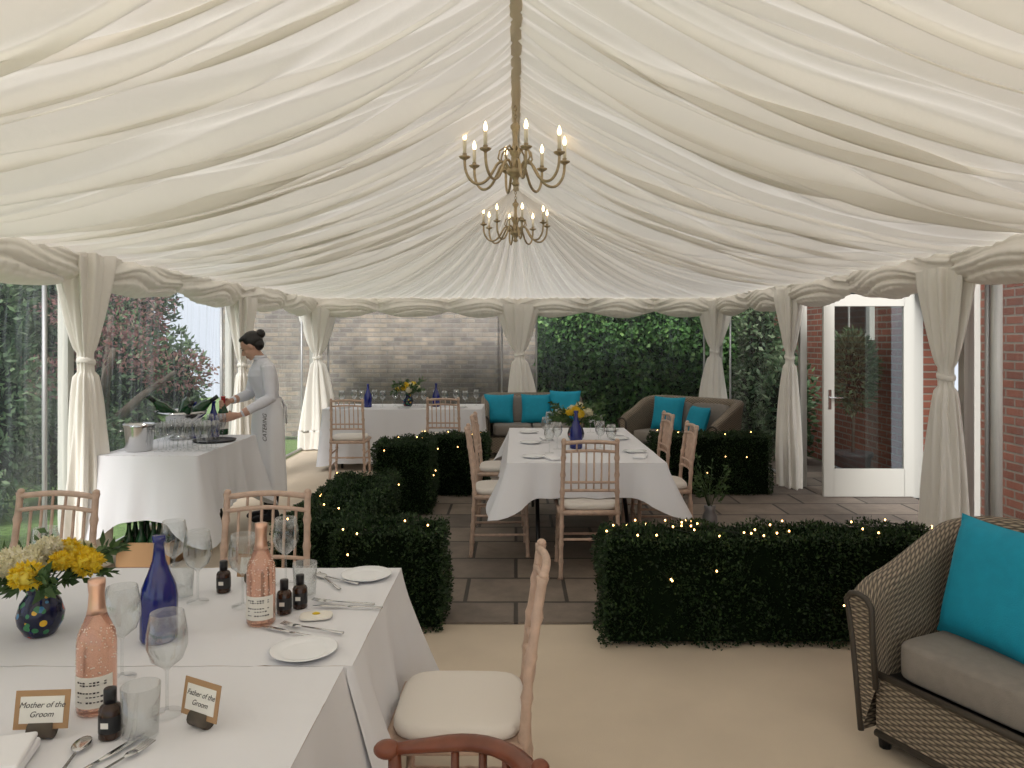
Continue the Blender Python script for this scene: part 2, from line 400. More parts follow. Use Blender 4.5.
for a in (valance((-HW,YB),(-HW,YF),(1,0),'swag_left',1.5,1),valance((HW,YB),(HW,YF),(-1,0),'swag_right',1.5,5),valance((-HW,YF),(HW,YF),(0,-1),'swag_back',1.02,9)):
    a.parent=e

# ---------------------------------------------------------------- posts + tied drapes
def drape(name,x,y,ix,iy,seed,wt=.23,wb=.2):
    n=110; zs=np.concatenate([np.linspace(.02,1.34,44),np.linspace(1.37,1.47,6),np.linspace(1.5,2.15,22)])
    r=random.Random(seed); p1,p2=r.uniform(0,6),r.uniform(0,6); lean=r.uniform(-.06,.06); tz=r.uniform(-.10,.05)
    V=[];F=[]
    for z in zs:
        if z<1.34: k=(1.34-z)/1.32; w=.082+(wb-.082)*min(1,k*1.3)**.6
        elif z<1.48: w=.070
        else: k=(z-1.48)/.67; w=.078+(wt-.078)*min(1,k*1.15)**.8
        am=.18 if not(1.34<=z<1.48) else .12
        off=lean*sin(pi*min(1,max(0,z/1.4)))
        for j in range(n):
            q=2*pi*j/n
            rr=w*(1+am*sin(9*q+p1+.8*sin(z*2.3+p2))+am*.7*sin(14*q+p2+.5*sin(z*4))+.07*sin(3*q+z*3+p1))
            lx=rr*cos(q)+off; ly=rr*.5*sin(q)
            tx,ty=-iy,ix
            V.append((x+tx*lx+ix*(ly+.08),y+ty*lx+iy*(ly+.08),z+(tz if z>.3 else 0)))
    L=len(zs)
    for i in range(L-1):
        for j in range(n):
            k=(j+1)%n; F.append((i*n+j,i*n+k,(i+1)*n+k,(i+1)*n+j))
    b=MB(); b.add(V,F,mDrape)
    M=Matrix.Translation((x+ix*.08,y+iy*.08,1.41+tz))@Matrix.Rotation(math.atan2(iy,ix),4,'Z')@Matrix.Rotation(r.choice((-.2,.2)),4,'X')@Matrix.Diagonal((.62,1,1,1))
    b.lathe([(.076,-.02),(.083,-.010),(.083,.008),(.076,.02)],mDrape,n=24,cap=False,mtx=M)
    b.box((x-ix*.06,y-iy*.06,1.1),(.07,.07,2.2),mPaint)
    b.obj(name)
sd=0
for y in POSTS[1:-1]:
    for x,ix in ((-HW,1),(HW,-1)):
        sd+=1; drape('tied_curtain',x,y,ix,0,sd)
drape('tied_curtain',-HW+.08,YF-.05,.7,-.7,50,.27,.26); drape('tied_curtain',HW-.08,YF-.05,-.7,-.7,51,.24,.22)
drape('tied_curtain',.05,YF,0,-1,52,.26,.22)

# ---------------------------------------------------------------- clear windows
wn=0
def window(p0,p1):
    global wn; wn+=1
    a=Vector((*p0,0));b=Vector((*p1,0)); L=(b-a).length; n=Vector((-(b-a).y,(b-a).x,0)).normalized()
    e=MB()
    nn=40; V=[];F=[]
    for i in range(nn+1):
        for j in range(9):
            s=i/nn; q=a+(b-a)*s+n*(.008*sin(s*21)+.006*sin(j*1.3+s*9)); V.append((q.x,q.y,.02+2.2*j/8))
    for i in range(nn):
        for j in range(8): F.append((i*9+j,(i+1)*9+j,(i+1)*9+j+1,i*9+j+1))
    e.add(V,F,mPlastic)
    for s in (.07,.93):
        q=a+(b-a)*s; e.tube([(q.x,q.y,0),(q.x,q.y,2.2)],.016,mGreyP,6)
    e.tube([(a.x,a.y,.03),(b.x,b.y,.03)],.02,mGreyP,6); e.tube([(a.x,a.y,2.2),(b.x,b.y,2.2)],.03,mGreyP,6)
    e.obj('window_%d'%wn)
for i in range(5):
    window((-HW-.05,POSTS[i]+.05),(-HW-.05,POSTS[i+1]-.05))
    if i!=3: window((HW+.05,POSTS[i]+.05),(HW+.05,POSTS[i+1]-.05))
window((-HW+.05,YF+.05),(0,YF+.05)); window((.1,YF+.05),(HW-.05,YF+.05))

# ---------------------------------------------------------------- floor, ground, outdoors
b=MB(); b.box((0,(YB+YF)/2+.02,-.03),(2*HW+.1,YF-YB+.1,.06),mCarpet); b.obj('floor')
b=MB(); b.box((1.4,6.6,.004),(5.2,4.65,.02),mPatio); b.box((3.55,6.9,.0),(.9,10.8,.02),mPatio); b.obj('patio_paving')
b=MB(); b.box((-8.0,5,-.11),(24,34,.1),mGrass); b.box((8.5,15.5,-.11),(9,13,.1),mGrass); b.obj('lawn')
b=MB(); b.box((-.2,12.75,1.35),(9.4,.3,2.7),mBrickG); b.box((-.75,12.55,1.35),(.9,.2,2.7),mBrickG)
b.box((-.2,12.75,2.74),(9.5,.38,.08),mBark)
b.obj('garden_brick_wall')
n=15000; P=np.stack([rng.uniform(.35,3.95,n),12.52-rng.uniform(0,.28,n),rng.uniform(0,2.75,n)],1)
P[:,1]-=.10*np.sin(P[:,0]*3.1+P[:,2]*2)**2
b=MB(); b.box((2.15,12.56,1.35),(3.6,.06,2.75),mCore); b.leaves(P,np.tile([0,-1,-.35],(n,1)),.10,.075,mIvy,.55); b.obj('ivy')
def bush(name,blobs,mat,dens,L,W,trunk=None,core=True):
    b=MB()
    for (c,r) in blobs:
        if core: b.ell(c,[q*.72 for q in r],mCore,n=14,m=10)
        n=int(dens*r[0]*r[2]*4)
        d=rng.normal(0,1,(n,3)); d/=np.linalg.norm(d,axis=1,keepdims=True)
        rad=rng.uniform(.68,1.08,n)[:,None]*(1+.12*np.sin(d[:,:1]*7+d[:,2:]*6))
        P=np.array(c)+d*np.array(r)*rad; k=P[:,2]>0.02; P=P[k]; d=d[k]
        b.leaves(P,d,L,W,mat,.8)
    for t in (trunk or []): b.tube(t,[.07,.05,.03][:len(t)],mBark,8)
    return b.obj(name)
bl=[]
for i in range(17):
    y=2.0+i*.62; bl.append(((-6.9+rng.uniform(-.5,.5),y,.7+rng.uniform(-.3,.3)),(1.0,.8,1.1)))
    bl.append(((-7.3+rng.uniform(-.5,.5),y+.3,2.2+rng.uniform(-.4,.6)),(.9,.7,.95)))
for c,r in (((-5.9,11.0,.9),(.7,.6,1.1)),((-6.4,12.2,1.9),(.8,.6,.9)),((-5.6,12.2,.8),(.55,.5,.9)),((-5.9,12.0,2.6),(.6,.5,.6))): bl.append((c,r))
bush('garden_shrubbery',bl,mTree,900,.12,.055)
bush('garden_conifer',[((-4.75,6.7,.9),(.45,.5,.9)),((-4.85,6.75,1.75),(.42,.45,.65)),((-4.6,7.9,.45),(.45,.5,.45)),((-4.3,5.2,.35),(.5,.6,.42))],mTree,2200,.09,.035,[[(-4.75,6.7,0),(-4.75,6.7,.6),(-4.85,6.7,1.6)]])
bush('japanese_maple_tree',[((-4.95,9.2,1.95),(.70,.7,.30)),((-4.5,8.5,1.50),(.50,.5,.22)),((-4.3,9.6,1.2),(.45,.5,.24)),((-5.2,8.3,1.2),(.45,.5,.20))],mAcer,1400,.07,.03,[[(-4.9,9.0,0),(-4.9,9.0,.8),(-4.9,9.2,1.9)],[(-4.9,9.0,.6),(-4.7,8.7,1.1),(-4.5,8.5,1.5)],[(-4.9,9.0,.5),(-4.6,9.3,.9),(-4.3,9.6,1.2)]],core=False)

# house wall right, doorway & door
HX=4.06
b=MB()
b.box((HX+.12,2.2,1.7),(.24,8.9,3.4),mBrickR); b.box((HX+.12,10.1,1.7),(.24,4.7,3.4),mBrickR); b.box((HX+.12,7.2,2.75),(.24,1.1,1.3),mBrickR)
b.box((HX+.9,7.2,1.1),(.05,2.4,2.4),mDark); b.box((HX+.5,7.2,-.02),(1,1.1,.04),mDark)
b.obj('wall_right')
b=MB()
for y in (6.68,7.72): b.box((HX,y,1.06),(.12,.07,2.12),mPaint)
b.box((HX,7.2,2.13),(.12,1.11,.07),mPaint); o=b.obj('trim_1'); bev(o)
b=MB(); Wd=.92;hd=2.04
for x in (.055,Wd-.055): b.box((x,0,hd/2),(.11,.045,hd),mPaint)
b.box((Wd/2,0,hd-.06),(Wd-.2,.045,.12),mPaint); b.box((Wd/2,0,.14),(Wd-.2,.045,.28),mPaint)
b.box((Wd/2,0,1.1),(Wd-.22,.008,1.7),mPane)
b.tube([(.06,-.06,1.0),(.18,-.06,1.0)],.009,mSteel); b.tube([(.06,-.02,1.0),(.06,-.06,1.0)],.009,mSteel); b.box((.06,-.025,.98),(.035,.008,.2),mSteel)
o=b.obj('door_1',(3.10,7.68,.02)); bev(o,.004)
b=MB()
b.box((0,0,1.5),(.06,1.0,1.3),mPaint); b.box((-.035,0,1.5),(.01,.84,1.14),mBlk)
b.box((-.04,0,1.5),(.02,.03,1.14),mPaint); b.box((-.04,0,1.6),(.02,.84,.03),mPaint); b.obj('window_20',(HX-.03,9.1,.75))
b=MB(); b.tube([(0,0,0),(0,0,2.2)],.035,mPaint,10); b.obj('trim_2',(HW+.08,4.95,0))
b=MB(); b.lathe([(.11,0),(.15,.02),(.19,.3),(.21,.32),(.21,.36),(.18,.36)],pbr('lead_planter',(.05,.05,.055),.6)); b.tube([(0,0,.3),(.01,0,.7),(0,0,1.1)],.018,mBark)
b.ell((0,0,1.25),(.16,.16,.32),mCore); n=2200; d=rng.normal(0,1,(n,3)); d/=np.linalg.norm(d,axis=1,keepdims=True)
b.leaves(np.array([0,0,1.25])+d*np.array([.22,.22,.42])*rng.uniform(.7,1.1,n)[:,None],d+np.array([0,0,.5]),.09,.025,mTree,.7); b.obj('potted_bay_tree',(3.70,8.35,.012))
bush('laurel_shrub',[((3.52,9.9,.7),(.30,.5,.75)),((3.54,11.1,.8),(.32,.55,.9)),((3.52,11.0,1.7),(.28,.45,.5))],mTree,1600,.10,.05)

# ---------------------------------------------------------------- hedges
def hedge(name,boxes,seed=0,dens=9500):
    b=MB()
    for (x0,x1,y0,y1,h) in boxes:
        b.box(((x0+x1)/2,(y0+y1)/2,h/2),(x1-x0-.07,y1-y0-.07,h-.05),mCore)
        faces=[((x0,y0,0),(x1-x0,0,0),(0,0,h),(0,-1,0)),((x0,y1,0),(x1-x0,0,0),(0,0,h),(0,1,0)),((x0,y0,0),(0,y1-y0,0),(0,0,h),(-1,0,0)),((x1,y0,0),(0,y1-y0,0),(0,0,h),(1,0,0)),((x0,y0,h),(x1-x0,0,0),(0,y1-y0,0),(0,0,1))]
        for o,u,v,nn in faces:
            o,u,v,nn=map(np.array,(o,u,v,nn)); A=np.linalg.norm(u)*np.linalg.norm(v); n=int(A*dens)
            a=rng.random((n,1)); c=rng.random((n,1)); P=o+u*a+v*c
            lump=.022*(np.sin(P[:,:1]*19+P[:,2:]*13)+np.sin(P[:,1:2]*23+P[:,:1]*11))
            P=P+nn*(rng.uniform(-.055,-.005,(n,1))+lump*.7)
            cx,cy=(x0+x1)/2,(y0+y1)/2
            k=(P[:,2]>h-.05); P[k,0]+=(cx-P[k,0])*.03
            b.leaves(P,np.tile(nn+np.array([0,0,.35]),(n,1)),.022,.012,mHedge,.75)
    return b.obj(name)
H1=[(.45,2.28,3.94,4.32,.57)]
H2=[(-1.02,-.39,4.14,4.55,.55),(-1.42,-.92,4.35,6.05,.55)]
H3=[(-1.30,-.76,6.85,7.45,.66),(-1.0,-.28,7.7,8.1,.62)]
H4=[(1.42,2.62,7.75,8.2,.62)]
for H in (H1,H2,H3,H4): hedge('box_hedge',H)
b=MB()
def lights_on(bx,n,sides):
    x0,x1,y0,y1,h=bx; pts=[]
    for i in range(n):
        s=random.choice(sides)
        if s=='t': p=(random.uniform(x0,x1),random.uniform(y0,y1),h+.012)
        elif s=='f': p=(random.uniform(x0,x1),y0-.015,random.uniform(h*.35,h))
        elif s=='r': p=(x1+.015,random.uniform(y0,y1),random.uniform(h*.3,h))
        else: p=(x0-.015,random.uniform(y0,y1),random.uniform(h*.3,h))
        pts.append(p)
    pts.sort(key=lambda p:p[0]+p[1])
    for p in pts: b.ell(p,(.005,.005,.006),mFairy,n=6,m=4)
    b.tube([Vector(p)-Vector((0,0,.012)) for p in pts],.0015,mWire,4)
lights_on(H1[0],36,'ttttf'); lights_on(H2[0],5,'ttf'); lights_on(H2[1],9,'ttr'); lights_on(H3[0],7,'tfr'); lights_on(H3[1],8,'tf'); lights_on(H4[0],12,'ttf')
b.obj('fairy_lights')

# ---------------------------------------------------------------- tablecloth tables
def table(name,x0,x1,y0,y1,h,drop,corner=.14,flare=.10,skip='',seed=1,legs=True,amp=.018):
    b=MB(); rnd=random.Random(seed); n_per=.025
    pts=[]
    def edge(a,c,nn,key):
        L=math.dist(a,c); k=max(4,int(L/n_per))
        for i in range(k):
            s=i/k; pts.append((a[0]+(c[0]-a[0])*s,a[1]+(c[1]-a[1])*s,nn,min(s*L,(1-s)*L),key))
    edge((x0,y0),(x1,y0),(0,-1),'f'); edge((x1,y0),(x1,y1),(1,0),'r'); edge((x1,y1),(x0,y1),(0,1),'b'); edge((x0,y1),(x0,y0),(-1,0),'l')
    n=len(pts); T=12; rings=[]
    nrm=[]
    for i in range(n):
        a=Vector((0,0,0))
        for k in range(-4,5): q=pts[(i+k)%n][2]; a+=Vector((q[0],q[1],0))
        nrm.append(a.normalized())
    p1,p2=rnd.uniform(0,6),rnd.uniform(0,6)
    for t in range(T+1):
        u=t/T; ring=[]
        for i,(x,y,nn,dc,key) in enumerate(pts):
            s=i*n_per; c=math.exp(-(dc/.12)**2)
            D=drop if key not in skip else .012
            if key in skip: c=0
            else: D+=corner*c
            fold=amp*(sin(s*2*pi/.31+p1)+.6*sin(s*2*pi/.17+p2+sin(s)))*u*(0 if key in skip else 1)
            out=(.004+flare*.25*u+flare*1.0*c*u**1.2) if key not in skip else .004
            o=nrm[i]*max(.003,out+fold+amp*.9*u)
            z=h-(D*u) if t>0 else h
            ring.append((x+o.x,y+o.y,z))
        rings.append(ring)
    b.loft(rings,mCloth,cap=False)
    # cloth top with pressed fold lines
    nx,ny=80,36; V=[];F=[]
    for i in range(nx+1):
        for j in range(ny+1):
            cr=.0016*((i%20==10) or (j%18==9))
            V.append((x0-.003+(x1-x0+.006)*i/nx,y0-.003+(y1-y0+.006)*j/ny,h+cr+.0007*sin(i*.9+j*.5)))
    for i in range(nx):
        for j in range(ny): F.append((i*(ny+1)+j,(i+1)*(ny+1)+j,(i+1)*(ny+1)+j+1,i*(ny+1)+j+1))
    b.add(V,F,mCloth)
    b.box(((x0+x1)/2,(y0+y1)/2,h-.02),(x1-x0-.02,y1-y0-.02,.03),mWood)
    if legs:
        ym=(y0+y1)/2
        for x in (x0+.22,x1-.22):
            dy=(y1-y0)/2-.1
            for sg in (-1,1): b.tube([(x,ym+sg*.08,h-.04),(x,ym+sg*(dy*.6),.4),(x,ym+sg*dy,.013)],.016,mBlk)
            b.tube([(x,ym-dy*.6,.4),(x,ym+dy*.6,.4)],.012,mBlk)
    return b.obj(name)
table('dining_table',-2.26,-.43,1.985,2.83,.75,.40,.10,.16,'f',1)
table('dining_table',-2.24,-.45,1.12,1.97,.752,.42,.10,.16,'b',2)
table('dining_table',-.06,1.04,5.25,7.35,.75,.23,.13,.14,'',3)
table('dining_table',-2.37,-.42,9.3,10.1,.75,.66,.03,.05,'',4,amp=.012)
table('drinks_table',-2.90,-2.2,5.25,6.42,.80,.44,.18,.14,'',5)

# ---------------------------------------------------------------- chairs
def chair_mesh():
    b=MB()
    def turned(path,r,k=7):
        P=[Vector(p) for p in path]; out=[];R=[]
        tot=[0]
        for i in range(len(P)-1): tot.append(tot[-1]+(P[i+1]-P[i]).length)
        n=40
        for i in range(n+1):
            d=tot[-1]*i/n
            j=max(q for q in range(len(P)-1) if tot[q]<=d+1e-9); f=(d-tot[j])/(tot[j+1]-tot[j])
            out.append(P[j].lerp(P[j+1],min(1,f)))
            R.append(r*(1+.32*max(0,cos(2*pi*k*i/n))**14))
        b.tube(out,R,mWood,8)
    for sx in (-1,1):
        turned([(sx*.20,-.20,0.0),(sx*.185,-.185,.43)],.0145,4)
        turned([(sx*.195,.215,0),(sx*.185,.19,.45),(sx*.180,.205,.65),(sx*.175,.245,.92)],.0145,8)
        for z in (.16,.30): turned([(sx*.193,-.19,z),(sx*.19,.20,z)],.009,2)
        b.ell((sx*.175,.247,.925),(.016,.016,.014),mWood,n=8,m=6)
    for z in (.20,): turned([(-.19,-.19,z),(.19,-.19,z)],.009,2); turned([(-.19,.2,z+.06),(.19,.2,z+.06)],.009,2)
    for a,c in (((-.2,-.2,.435),(.2,-.2,.435)),((-.19,.19,.435),(.19,.19,.435)),((-.2,-.2,.435),(-.19,.19,.435)),((.2,-.2,.435),(.19,.19,.435))):
        b.tube([a,c],.018,mWood,8)
    b.box((0,0,.44),(.38,.38,.015),mWood)
    def rail(z,y,r,bow=.012):
        b.tube([(-.18+.36*i/8,y+.02*sin(pi*i/8),z+bow*sin(pi*i/8)) for i in range(9)],r,mWood,8)
    rail(.905,.24,.013); rail(.845,.228,.010); rail(.64,.2,.009,.004); rail(.585,.197,.010,.004)
    for i in range(6):
        x=-.125+.05*i
        b.tube([(x,.21,.585),(x,.217,.64),(x,.244,.85)],.0065,mWood,6)
    for i in range(4):
        x=-.09+.06*i; b.tube([(x,.246,.85),(x,.257,.912)],.006,mWood,6)
    b.ell((0,-.005,.472),(.20,.195,.028),mPad,e=.45,n=28,m=10)
    return b.mesh('chiavari_chair')
CM=chair_mesh()
R=math.radians
for (x,y,a) in [(-.165,2.36,-91),(-1.09,3.13,3),(-2.05,3.13,-4),(.49,5.25,180),(-.12,5.75,92),(-.13,6.7,88),(1.13,5.95,-91),(1.12,6.8,-88),(-1.93,8.85,183),(-.82,8.85,178)]:
    z=.0145 if (x>-1.1 and y>4.3 and y<8.9) else 0
    place(CM,'chiavari_chair',(x,y,z),R(a))
# mahogany armchair (low curved back rail)
b=MB()
arc=[(.21*cos(R(a)),.06+.18*sin(R(a)),.735+.02*sin(R(a))) for a in range(180,-1,-9)]
top=[(-.205,-.07,.725)]+arc+[(.205,-.07,.725)]
b.tube(top,[.014]+[.020]*(len(top)-2)+[.014],mMahog,12,flat=(1.1,.8))
for i in range(9):
    a=R(175-170*i/8); x,y=.20*cos(a),.06+.17*sin(a); b.tube([(x*.88,.06+(y-.06)*.88,.44),(x,y,.58),(x*1.03,y,.74)],.009,mMahog,8)
for sx in (-1,1):
    b.tube([(sx*.18,-.12,0),(sx*.178,-.11,.42)],[.016,.022],mMahog,10); b.tube([(sx*.19,-.04,.42),(sx*.203,-.055,.725)],[.018,.014],mMahog,10)
    b.tube([(sx*.17,.20,0),(sx*.16,.17,.42)],[.015,.022],mMahog,10); b.ell((sx*.205,-.07,.725),(.024,.03,.019),mMahog)
b.tube([(0,.245,.74),(0,.25,.79)],[.018,.012],mMahog,10); b.ell((0,.25,.80),(.018,.018,.016),mMahog)
b.ell((0,.04,.425),(.21,.20,.03),mMahog,e=.5,n=28); b.ell((0,.04,.47),(.19,.18,.035),mPad,e=.5,n=28)
b.obj('mahogany_armchair',(-.205,1.42,0),R(-90))

# ---------------------------------------------------------------- rattan sofas
def sofa_mesh(W,D,Hb,Ha,pillows,ncush=2):
    b=MB(); rc=.2; path=[]
    hx=W/2-.06; hy=D/2-.06
    def addp(x,y,nx,ny): path.append((x,y,nx,ny))
    for i in range(14): addp(-hx,-D/2+(hy-rc+D/2)*i/14,-1,0)
    for i in range(9): a=pi-(pi/2)*i/8; addp(-hx+rc+rc*cos(a),hy-rc+rc*sin(a),cos(a),sin(a))
    m=20
    for i in range(1,m): addp(-hx+rc+(2*hx-2*rc)*i/m,hy,0,1)
    for i in range(9): a=pi/2-(pi/2)*i/8; addp(hx-rc+rc*cos(a),hy-rc+rc*sin(a),cos(a),sin(a))
    for i in range(1,15): addp(hx,hy-rc-(hy-rc+D/2)*i/14,1,0)
    rings=[];uvs=[];s=0;prev=None
    for (x,y,nx,ny) in path:
        if prev: s+=math.dist(prev,(x,y))
        prev=(x,y)
        k=min(1,max(0,(y+D/2)/(D-.12))); k=k*k*(3-2*k)
        h=Ha+(Hb-Ha)*k
        if y<-D/2+.12: h-= .05*(1-(y+D/2)/.12)**2
        prof=[(.045,.06),(.05,.25),(.055,h*.7),(.065,h-.07),(.072,h-.03),(.05,h-.004),(.015,h+.004),(-.025,h-.006),(-.045,h-.035),(-.045,h-.07),(-.04,h*.75),(-.04,.25)]
        v=0;pp=None;ring=[];uv=[]
        for o,z in prof:
            if pp: v+=math.dist(pp,(o,z))
            pp=(o,z); lean=.05*(z/h)
            ring.append((x+nx*(o+lean),y+ny*(o+lean),z)); uv.append((s,v))
        rings.append(ring); uvs.append(uv)
    n=len(rings[0]); V=[p for r in rings for p in r]; UV=[u for r in uvs for u in r]; F=[]
    for i in range(len(rings)-1):
        for j in range(n-1): F.append((i*n+j,i*n+j+1,(i+1)*n+j+1,(i+1)*n+j))
    b.add(V,F,mRat,True,UV)
    for ri in (0,len(rings)-1):
        r=rings[ri]; fr=[ (p[0],p[1]-.004,p[2]) for p in r]
        b.add(fr,[tuple(range(n))],mRat,False,[(p[0],p[2]) for p in fr])
        b.tube(fr,.012,mRat,8)
    b.add([(-hx,-D/2+.02,.06),(hx,-D/2+.02,.06),(hx,-D/2+.02,.30),(-hx,-D/2+.02,.30)],[(0,1,2,3)],mRat,False,[(0,0),(2*hx,0),(2*hx,.24),(0,.24)])
    b.tube([(-hx,-D/2+.02,.30),(hx,-D/2+.02,.30)],.014,mRat,8); b.tube([(-hx,-D/2+.02,.07),(hx,-D/2+.02,.07)],.014,mRat,8)
    b.box((0,0,.24),(2*hx-.02,D-.12,.1),mBlk)
    for sx in (-1,1):
        for sy in (-1,1): b.lathe([(.022,0),(.03,.08),(.03,.12)],mBlk,(sx*(hx-.0),sy*(D/2-.07),0),n=10)
    w=(2*hx-.1)/ncush
    for i in range(ncush):
        cx=-hx+.05+w*(i+.5)
        b.ell((cx,-.05,.375),(w/2-.005,D/2-.09,.075),mGreyC,e=.22,n=40,m=16)
        M=Matrix.Translation((cx,D/2-.20,.62))@Matrix.Rotation(R(-12),4,'X'); b.ell((0,0,0),(w/2-.01,.07,.19),mGreyC,e=.35,n=32,m=14,mtx=M)
    for (x,y,z,rz,rx,sz) in pillows:
        M=Matrix.Translation((x,y,z))@Matrix.Rotation(R(rz),4,'Z')@Matrix.Rotation(R(rx),4,'X')
        b.pillow(sz,sz,.15,mTurq,M)
    return b.mesh('rattan_sofa')
place(sofa_mesh(1.35,.80,.84,.64,[(-.33,-.05,.665,-8,-16,.48)]),'rattan_sofa',(2.01,2.57,0),R(-65))
place(sofa_mesh(1.3,.75,.84,.62,[(-.46,.02,.64,0,-15,.42),(.06,.02,.64,0,-15,.42),(.46,.0,.68,-10,-15,.44)]),'rattan_sofa',(.22,10.6,0),0)
place(sofa_mesh(1.35,.75,.86,.64,[(-.25,.02,.66,10,-16,.44),(.22,-.02,.6,-20,-20,.38)]),'rattan_sofa',(2.1,9.55,0),R(-48))

# ---------------------------------------------------------------- chandeliers
def chandelier():
    b=MB()
    b.lathe([(.0,.0),(.015,.004),(.028,.02),(.015,.04),(.024,.06),(.055,.085),(.062,.11),(.036,.14),(.018,.155),(.022,.2),(.04,.23),(.043,.255),(.022,.28),(.015,.32),(.018,.38),(.034,.405),(.034,.42),(.015,.44),(.009,.47)],mBrass,n=20)
    for k in range(5):
        M=Matrix.Translation((0,0,.482+k*.028))@Matrix.Rotation(pi/2*(k%2),4,'Z')
        b.tube([(.010*cos(a),0,.018*sin(a)) for a in [2*pi*i/10 for i in range(11)]],.0035,mBrass,5,mtx=M)
    ctl=[(.04,.11),(.075,.165),(.12,.155),(.155,.10),(.19,.045),(.235,.012),(.285,.012),(.325,.05),(.347,.105),(.352,.165)]
    for i in range(8):
        M=Matrix.Rotation(2*pi*i/8+.2,4,'Z')
        pts=[]
        for j in range(len(ctl)-1):
            p0=ctl[max(0,j-1)];p1=ctl[j];p2=ctl[j+1];p3=ctl[min(len(ctl)-1,j+2)]
            for t in (0,.33,.66):
                f=lambda a,b_,c,d:.5*((2*b_)+(-a+c)*t+(2*a-5*b_+4*c-d)*t*t+(-a+3*b_-3*c+d)*t**3)
                pts.append((f(p0[0],p1[0],p2[0],p3[0]),0,f(p0[1],p1[1],p2[1],p3[1])))
        pts.append((.352,0,.175))
        b.tube(pts,.0098,mBrass,8,mtx=M)
        b.tube([(.03,0,.24),(.07,0,.27),(.11,0,.24),(.12,0,.19),(.10,0,.16)],.0065,mBrass,6,mtx=M)
        b.lathe([(.008,-.02),(.014,-.01),(.034,.0),(.040,.010),(.014,.014),(.016,.03)],mBrass,(.352,0,.18),n=14,mtx=M)
        b.lathe([(.0125,.03),(.0125,.12),(.007,.122)],mCandle,(.352,0,.18),n=12,mtx=M)
        b.lathe([(.007,.122),(.014,.14),(.013,.155),(.006,.178),(.0,.19)],mBulb,(.352,0,.18),n=10,mtx=M)
    return b.mesh('chandelier')
ch=chandelier()
for y in (5.25,8.25): place(ch,'chandelier',(-.005,y,2.66))

# ---------------------------------------------------------------- tableware
def bottle_prof(h,r,rn): return [(r*.9,0),(r,.006),(r,h*.52),(r*.93,h*.60),(r*.62,h*.70),(rn*1.25,h*.78),(rn,h*.84),(rn,h*.96),(rn*1.25,h*.965),(rn*1.25,h),(0,h)]
def rose_mesh():
    b=MB(); h=.295
    b.lathe(bottle_prof(h,.042,.014),mRose,n=24)
    b.lathe([(.0215,h*.75),(.0185,h*.80),(.0165,h*.9),(.0185,h*.965),(.0185,h*1.01),(0,h*1.015)],mFoil,n=20)
    V=[];F=[]
    for i in range(13):
        a=R(-170+140*i/12); V+= [(.0428*cos(a),.0428*sin(a),.02),(.0428*cos(a),.0428*sin(a),.09)]
    for i in range(12): F.append((2*i,2*i+2,2*i+3,2*i+1))
    b.add(V,F,mLabel)
    for k,z in enumerate((.078,.072,.055,.046,.034)):
        for i in range(9):
            if random.random()<.3: continue
            a=R(-135+10*i); M=Matrix.Translation((.0431*cos(a),.0431*sin(a),z))@Matrix.Rotation(a+pi/2,4,'Z')
            b.box((0,0,0),(.005,.0008,random.uniform(.0015,.004)),mInk,M)
    for i in range(90):
        a=random.uniform(-pi,0); z=random.uniform(.095,.20); t=z/h
        rr=.0425 if t<.52 else (.0425-(t-.52)*.04 if t<.6 else .039-(t-.6)*.13)
        b.ell((rr*cos(a),rr*sin(a),z),(.0014,.0014,.0014),mLabel,n=5,m=4)
    return b.mesh('rose_wine_bottle')
RM=rose_mesh()
T=.7545
place(RM,'rose_wine_bottle',(-.96,1.74,T),.3); place(RM,'rose_wine_bottle',(-.765,2.28,T-.002),.2)
b=MB(); b.lathe([(.045,0),(.05,.01),(.05,.12),(.046,.15),(.03,.19),(.018,.225),(.015,.25),(.014,.275),(.018,.278),(.018,.295),(0,.295)],mBlue,n=24); BM=b.mesh('blue_water_bottle')
for p in ((-1.01,2.15,T-.002),(.47,5.95,.752),(-1.87,9.6,.752),(-1.02,9.7,.752),(-2.62,6.2,.802),(-2.50,6.28,.802)): place(BM,'blue_water_bottle',p)
def wine(h=.215,r=.042):
    p=[(.034,0),(.034,.002),(.006,.005),(.0035,.012),(.0035,h*.42),(.008,h*.45),(r*.75,h*.54),(r,h*.68),(r*.96,h*.82),(r*.80,h)]
    q=[(a-.0012,z) for a,z in p[::-1][:5]]
    return p+q
b=MB(); b.lathe(wine(.23,.045),mGlass,n=24,cap=False); GM=b.mesh('wine_glass')
for p in ((-.79,1.72),(-.985,1.90),(-1.03,2.46),(-.87,2.42),(-1.17,2.60),(-.80,2.64),(-1.55,2.5)): place(GM,'wine_glass',(*p,T-(0 if p[1]<1.97 else .002)))
b=MB(); b.lathe([(.033,0),(.035,.003),(.040,.11),(.0385,.11),(.0335,.008),(0,.008)],mGlass,n=24,cap=False); TM=b.mesh('water_tumbler')
for p in ((-.80,1.62),(-1.10,2.5),(-.70,2.52)): place(TM,'water_tumbler',(*p,T-(0 if p[1]<1.97 else .002)))
b=MB(); b.lathe([(.021,0),(.023,.003),(.023,.06),(.019,.068),(.011,.072),(.011,.075)],mAmber,n=18); b.lathe([(.013,.074),(.013,.102),(.012,.104),(0,.104)],mBlk,n=16)
b.lathe([(.0235,.015),(.0235,.05)],mBlk,n=18,cap=False); b.box((0,-.0237,.034),(.016,.0006,.012),mLabel)
AM=b.mesh('miniature_bottle')
for p in ((-.865,1.62),(-.985,2.56),(-.72,2.36),(-.685,2.41)): place(AM,'miniature_bottle',(*p,T-(0 if p[1]<1.97 else .002)))
